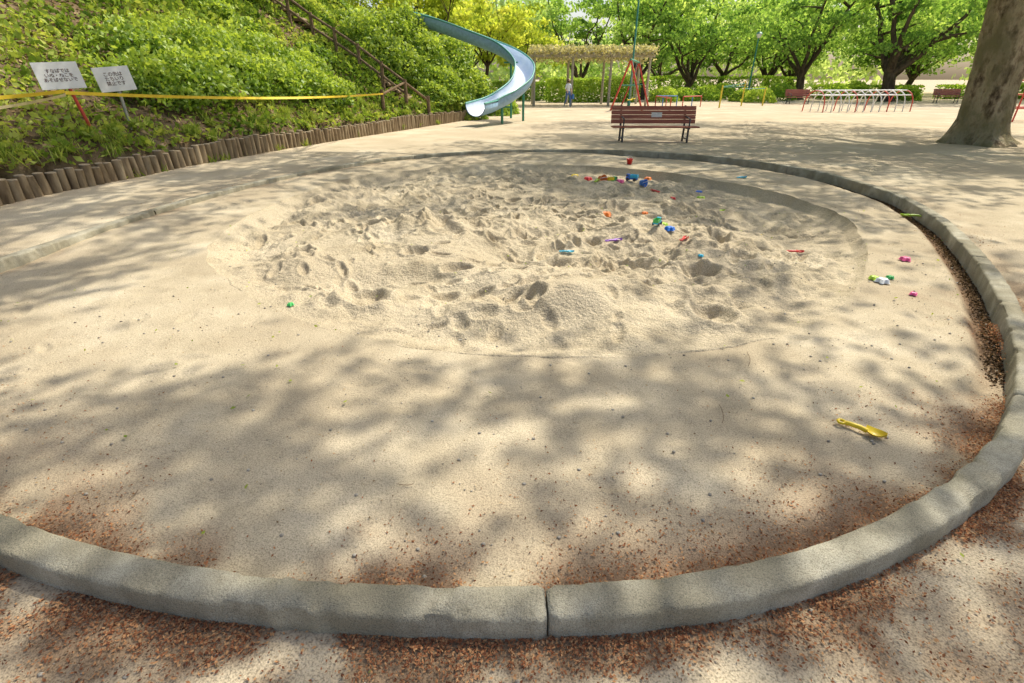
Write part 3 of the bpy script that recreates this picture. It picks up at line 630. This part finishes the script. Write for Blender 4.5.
# ------------------------------------------------------------ toys
def col(n_,c): return paint('plastic_'+n_,c,.35,0,.08)
C=dict(red=col('red',(.70,.04,.03)),blue=col('blue',(.03,.18,.65)),yellow=col('yellow',(.85,.62,.02)),green=col('green',(.08,.50,.12)),orange=col('orange',(.85,.22,.03)),purple=col('purple',(.34,.14,.55)),pink=col('pink',(.85,.12,.30)),white=col('white',(.78,.80,.78)),cyan=col('cyan',(.05,.50,.70)),lime=col('lime',(.45,.65,.05)))
def shovel(x,y,z,rot,c,s_=1,name='toy_shovel'):
    m=MB();W2=.045;Lb=.11;A_=9;B_=7;V=[]
    for i in range(A_):
        t_=i/(A_-1);w=W2*math.sin(math.pi*min(1,.25+.6*t_))*(1 if t_<.8 else 1-.9*(t_-.8)/.2*.5)
        for j in range(B_):
            q=j/(B_-1)*2-1;V.append((t_*Lb,w*q,.006+.022*q*q-.012*math.sin(math.pi*t_)+.012))
    off=len(V);V2=[(a,b,c_-.004) for a,b,c_ in V];Fs=[]
    for i in range(A_-1):
        for j in range(B_-1):
            k=i*B_+j;Fs.append((k,k+B_,k+B_+1,k+1));Fs.append((off+k,off+k+1,off+k+B_+1,off+k+B_))
    m.add(V+V2,Fs,0,True)
    m.tube([(.01,0,.016),(-.03,0,.026),(-.09,0,.026),(-.105,0,.024)],[.016,.015,.015,.016],10)
    m.tube([(-.105,0,.024),(-.12,-.018,.024),(-.14,-.02,.024),(-.15,0,.024),(-.14,.02,.024),(-.12,.018,.024),(-.105,0,.024)],.009,8)
    o=m.obj(name,[C[c]],loc=(x,y,z),rotz=rot);o.scale=(s_,)*3
def bucket(x,y,z,rot,c,s_=1,tip=0):
    m=MB();m.lathe([(0,.003),(.045,0),(.062,.10),(.068,.10),(.068,.106),(.060,.106),(.043,.006),(0,.008)],Matrix.Identity(4),20,0)
    m.tube([(math.cos(q)*.066,.012+.02*math.sin(q),.10+.055*math.sin(q)) for q in np.linspace(0,math.pi,11)],.004,6,1)
    o=m.obj('toy_bucket',[C[c],C['white']],loc=(x,y,z+(.05 if tip else 0)),rotz=rot);o.rotation_euler=(tip,0,rot);o.scale=(s_,)*3
def mold(x,y,z,rot,c,kind=5,s_=1):
    m=MB();n_=40;rings=[(0,.035),(.6,.034),(.85,.03),(1,.004),(1.12,.002),(1.12,0)];V=[]
    for q,h in rings:
        for k in range(n_):
            a=2*math.pi*k/n_;r=.045*(1+.28*math.cos(kind*a))*q;V.append((r*math.cos(a),r*math.sin(a),h))
    m.add(V,[(i*n_+k,i*n_+(k+1)%n_,(i+1)*n_+(k+1)%n_,(i+1)*n_+k) for i in range(len(rings)-1) for k in range(n_)],0,True)
    o=m.obj('sand_mold',[C[c]],loc=(x,y,z),rotz=rot);o.scale=(s_,)*3
def truck(x,y,z,rot,c,c2,s_=1):
    m=MB();m.box((0,0,.03),(.15,.065,.018),None,0);m.box((.052,0,.062),(.042,.06,.045),None,0,.85);m.box((.058,0,.068),(.034,.062,.018),None,2,.9)
    m.box((-.03,0,.044),(.095,.066,.008),None,1)
    for sy in(-1,1):m.box((-.03,.031*sy,.062),(.095,.005,.035),None,1)
    m.box((-.076,0,.062),(.005,.066,.035),None,1);m.box((.017,0,.062),(.005,.066,.035),None,1)
    for wx in(-.048,.048):
        for sy in(-1,1): m.tube([(wx,.026*sy,.02),(wx,.044*sy,.02)],.02,14,2)
    o=m.obj('toy_dump_truck',[C[c],C[c2],P_dark],loc=(x,y,z),rotz=rot,bevel=.003);o.scale=(s_,)*3
def put(fn,px,py,rot,*a,**k):
    x,y=gp(px,py,-.05 if py<340 and 210<px<860 else 0);z=sandz(x,y);fn(x,y,z+.008,rot,*a,**k)
x,y=gp(864,433);shovel(x,y,.004,math.radians(-38),'yellow',.80)
for fn,px,py,rot,a in [
 (bucket,629,167,0,('red',1.0)),(mold,588,176,1,('red',5,1.5)),(bucket,600,178,.5,('orange',1.1,1.5)),(truck,612,178,.4,('green','yellow',1.3)),(mold,620,178,0,('pink',6,1.5)),
 (truck,632,177,2.6,('blue','cyan',1.4)),(bucket,641,180,.7,('blue',1,1.5)),(shovel,597,181,1.2,('lime',1.0)),(shovel,655,184,2,('red',.9)),(mold,575,172,.3,('yellow',4,1.4)),(mold,648,176,.3,('orange',4,1.4)),
 (mold,606,214,.5,('orange',4,1.4)),(mold,622,218,0,('red',5,1.3)),(shovel,615,243,.3,('purple',.8)),(truck,655,239,1.0,('cyan','green',.9)),(mold,662,231,0,('lime',5,1.1)),(mold,668,239,0,('blue',6,1.1)),
 (shovel,683,247,.9,('red',.7)),(shovel,568,252,.0,('cyan',.6)),(mold,587,267,.2,('cyan',4,.8)),(shovel,797,250,-.1,('red',.7)),(mold,702,192,.2,('lime',5,1.3)),(shovel,722,205,.4,('lime',.8)),
 (mold,700,185,.3,('blue',4,1.2)),(shovel,742,181,.3,('cyan',.8)),(mold,674,190,.3,('red',5,1)),(mold,905,260,.0,('pink',5,.9)),(mold,882,282,.3,('white',5,1.0)),(mold,874,279,.0,('lime',6,.8)),(mold,890,278,.0,('green',5,.6)),
 (mold,913,295,.0,('pink',4,.55)),(shovel,909,217,2.8,('lime',.9)),(mold,292,311,0,('green',5,.5)),(mold,645,212,0,('orange',5,.8)),(mold,700,260,0,('cyan',5,.5)),(mold,760,232,0,('yellow',5,.6))]:
    put(fn,px,py,rot,*a)
# ------------------------------------------------------------ litter along the kerb, leaves, pebbles
IX=np.arange(NA+1)
def along(Pa,kf): 
    Pw=np.vstack([Pa,Pa[:1]]);return np.stack([np.interp(kf,IX,Pw[:,0]),np.interp(kf,IX,Pw[:,1])],1)
def band(n,lo,hi,offs,inner,sc,th,k,gain=5,floor=.03):
    """litter scattered beside the kerb"""
    sel=np.where((Pin[:,1]>=lo)&(Pin[:,1]<=hi))[0];kf=rng.choice(sel,n)+rng.random(n)
    nr=along(NRM,kf);b=along(Pin,kf) if inner else along(Pout,kf)
    q=b+nr*(-offs if inner else offs)[:,None]
    w_=fbm(q[:,0],q[:,1],sc,4,k);kp=rng.random(n)<np.clip((w_-th)*gain,floor,1)
    return q[kp]
qs=[band(22000,-1,3.0,rng.exponential(.09,22000)+.0,False,3.1,.38,1),band(22000,-1,3.0,rng.exponential(.25,22000),False,3.1,.46,1,6,.02),band(7000,3,14,rng.exponential(.15,7000),False,2,.45,3)]
qi=[band(11000,-1,3.2,rng.exponential(.05,11000)+.004,True,2.3,.38,4),band(8000,-1,3.0,rng.exponential(.24,8000),True,2.3,.47,4,6,.03),band(3000,3,14,rng.exponential(.12,3000),True,2,.45,1)]
qs=np.concatenate(qs);qi=np.concatenate(qi)
Q=np.concatenate([np.c_[qs,gz(qs[:,0],qs[:,1])+.009],np.c_[qi,platez(qi[:,0],qi[:,1])+.005]])
leaves('bud_scale_litter',Q,rng.uniform(.0035,.0085,len(Q)),rng.random(len(Q)),M_debris,1.9,flat=.7)
sel=np.where((Pin[:,0]>2.2)&(Pin[:,1]>1.7)&(Pin[:,1]<9))[0];n=8000;kf=rng.choice(sel,n)+rng.random(n);q=along(Pin,kf)-along(NRM,kf)*np.abs(rng.normal(.035,.04,n))[:,None]
leaves('gutter_leaf_litter',np.c_[q,platez(q[:,0],q[:,1])-.05+rng.random(n)*.012],rng.uniform(.006,.016,n),rng.random(n)**1.4,M_gutter,1.7,flat=.6)
n=8000;x=rng.uniform(-6,7,n);y=rng.uniform(.6,14,n);z=np.array(platez(x,y))+.006
outs=np.array([np.hypot(a-Cx,b-Cy)>np.interp(math.atan2(b-Cy,a-Cx),ANG,Rp) for a,b in zip(x,y)])
leaves('fallen_leaf_bits',np.c_[x,y,z+.003][outs],rng.uniform(.003,.009,outs.sum()),rng.random(outs.sum()),M_dead,1.7,flat=.8)
n=200;x=rng.uniform(-4,5,n);y=rng.uniform(.7,7,n);leaves('fallen_green_leaves',np.c_[x,y,np.full(n,.014)],rng.uniform(.010,.020,n),rng.uniform(.4,1,n),M_lf_under,1.7,flat=.8)
m=MB()
def peb(x,y,z,r):
    V=[];n_=7
    for zz_,k in((-.3,.7),(.15,1),(.5,.75),(.7,.3)):
        for j in range(n_):
            a=6.283*j/n_;V.append((x+math.cos(a)*r*k*random.uniform(.8,1.2),y+math.sin(a)*r*k*random.uniform(.7,1.1),z+r*zz_))
    m.add(V,[(i*n_+j,i*n_+(j+1)%n_,(i+1)*n_+(j+1)%n_,(i+1)*n_+j) for i in range(3) for j in range(n_)]+[tuple(range(3*n_,4*n_))],0,True)
for i in range(1700):
    x=random.uniform(-3.5,4.5);y=random.uniform(.6,5);rr_=math.hypot(x-Cx,y-Cy);ri=np.interp(math.atan2(y-Cy,x-Cx),ANG,Rin)
    if ri-.03<rr_<ri+CW+.03: continue
    zz0=float(platez(x,y)) if rr_<ri else float(gz(x,y))
    peb(x,y,zz0+.002,random.choice([.002,.003,.003,.004,.004,.005,.009]))
m.obj('pebbles',[nmat('pebble_stone',[(.3,(.22,.19,.15)),(.7,(.52,.48,.40))],scale=20,bump=.2)])
m=MB()
for (px,py,a,L) in [(398,485,-.5,.07),(722,424,1.0,.16),(748,367,.9,.18),(130,500,1.2,.05)]:
    x,y=gp(px,py);p=[(x+math.cos(a+.3*t_)*L*t_,y+math.sin(a+.5*t_)*L*t_,.008) for t_ in np.linspace(0,1,6)];m.tube(p,.0016,5)
m.obj('fallen_twigs',[M_twig])
# ------------------------------------------------------------ person
def person(loc,rot):
    root=empty('pedestrian',loc);root.rotation_euler[2]=rot
    J=[(0,0,.84,.125),(0,.0,.98,.105),(0,-.01,1.16,.125),(0,-.01,1.27,.085),(0,-.015,1.335,.048),(0,-.02,1.39,.05),
       (.155,-.01,1.235,.055),(.215,.04,1.0,.042),(.20,-.07,.80,.03),(-.155,-.01,1.235,.055),(-.21,-.03,1.0,.042),(-.18,-.18,.90,.03),
       (.085,0,.78,.088),(.095,-.13,.45,.058),(.095,-.10,.09,.04),(.10,-.25,.04,.035),(-.085,0,.78,.088),(-.09,.06,.44,.058),(-.09,.26,.13,.04),(-.09,.16,.04,.035)]
    E=[(0,1),(1,2),(2,3),(3,4),(4,5),(3,6),(6,7),(7,8),(3,9),(9,10),(10,11),(0,12),(12,13),(13,14),(14,15),(0,16),(16,17),(17,18),(18,19)]
    me=bpy.data.meshes.new('b');me.from_pydata([j[:3] for j in J],E,[]);o=bpy.data.objects.new('b',me);COL.objects.link(o)
    sk=o.modifiers.new('s','SKIN')
    for v,j in zip(me.skin_vertices[0].data,J): v.radius=(j[3],j[3]*.85)
    me.skin_vertices[0].data[0].use_root=True
    ss=o.modifiers.new('u','SUBSURF');ss.levels=2;ss.render_levels=2
    bpy.context.view_layer.update()
    bm_=bpy.data.meshes.new_from_object(o.evaluated_get(bpy.context.evaluated_depsgraph_get()));bpy.data.objects.remove(o)
    skin=paint('skin',(.60,.38,.28),.6,0,.05);shirt=paint('white_blue_shirt',(.72,.78,.85),.9,0,.1);jean=paint('blue_trousers',(.08,.16,.36),.9,0,.2);shoe=paint('shoes',(.5,.5,.5),.8);hair=paint('black_hair',(.02,.015,.012),.5)
    bm_.materials.clear()
    for q in(skin,shirt,jean,shoe):bm_.materials.append(q)
    for p in bm_.polygons:
        c=p.center;mi=1
        if c.z<.09 or (c.y>.1 and c.z<.16):mi=3
        elif abs(c.x)>.15 and c.z<1.03 and c.z>.72:mi=0
        elif c.z<.90 and abs(c.x)<.19:mi=2
        elif c.z>1.32:mi=0
        p.material_index=mi;p.use_smooth=True
    b=bpy.data.objects.new('body',bm_);COL.objects.link(b);b.parent=root
    m=MB()
    hd=Matrix.Translation((0,-.03,1.455))
    m.lathe([(.001,-.115),(.045,-.105),(.066,-.06),(.078,0),(.077,.05),(.058,.09),(.001,.115)],hd@Matrix.Diagonal((1,1.15,1,1)),20,0)
    m.box((0,-.125,1.445),(.02,.03,.035),None,0,.5)
    for s_ in(-1,1):
        m.lathe([(.001,-.008),(.009,0),(.001,.008)],Matrix.Translation((.03*s_,-.108,1.465)),8,2);m.box((.08*s_,-.02,1.45),(.015,.03,.05),None,0,.8)
    m.box((0,-.112,1.405),(.035,.012,.008),None,3)
    m.lathe([(.088,-.09),(.092,-.02),(.088,.05),(.066,.10),(.001,.128)],Matrix.Translation((0,-.012,1.455))@Matrix.Diagonal((1,1.1,1,1)),20,1)
    m.obj('head',[skin,hair,P_dark,P_red],root)
    m=MB()
    for (hx,hy,hz_,sg) in((.20,-.085,.775,1),(-.178,-.205,.885,-1)):
        m.lathe([(.001,.04),(.026,.025),(.032,-.01),(.028,-.04),(.001,-.05)],Matrix.Translation((hx,hy,hz_))@Matrix.Diagonal((.5,1.1,1,1)),12,0)
        for k in range(4):
            yy=hy-.03+.019*k;L=[.055,.068,.064,.05][k];m.tube([(hx,yy,hz_-.035),(hx-sg*.006,yy,hz_-.035-L*.5),(hx-sg*.02,yy,hz_-.035-L)],[.0095,.0085,.007],6)
        m.tube([(hx-sg*.008,hy-.032,hz_+.0),(hx-sg*.016,hy-.055,hz_-.022),(hx-sg*.02,hy-.06,hz_-.045)],[.011,.010,.008],6)
    m.obj('hands',[skin],root)
    m=MB();m.box((.27,-.07,.60),(.10,.30,.26),None,0,.85);m.tube([(.27,-.18,.72),(.235,-.1,.76),(.27,.04,.72)],.008,6);m.obj('shopping_bag',[P_blue],root,.01)
person((3.42,34.0,0),math.radians(25))
# ------------------------------------------------------------ light
w=bpy.data.worlds.new('World');S.world=w;w.use_nodes=True;nt=w.node_tree;bg=nt.nodes['Background'];sk=nt.nodes.new('ShaderNodeTexSky')
sk.sky_type='NISHITA';sk.sun_disc=False;sk.sun_elevation=SUN_EL;sk.sun_rotation=SUN_AZ;sk.dust_density=4.0;sk.air_density=1.0
nt.links.new(sk.outputs[0],bg.inputs[0]);bg.inputs[1].default_value=.20
ld=bpy.data.lights.new('sun','SUN');ld.energy=5;ld.angle=math.radians(.8);ld.color=(1,.94,.81)
lo=bpy.data.objects.new('sun',ld);COL.objects.link(lo)
dr=Vector((math.sin(SUN_AZ)*math.cos(SUN_EL),math.cos(SUN_AZ)*math.cos(SUN_EL),math.sin(SUN_EL)))
lo.rotation_euler=dr.to_track_quat('Z','Y').to_euler();lo.location=(10,10,30)
cam=bpy.data.cameras.new('camera');co=bpy.data.objects.new('camera',cam);COL.objects.link(co);S.camera=co
co.location=(0,0,H);co.rotation_euler=(math.pi/2-TH,0,0);cam.sensor_width=36;cam.lens=F/1024*36;cam.clip_end=4000;cam.clip_start=.05
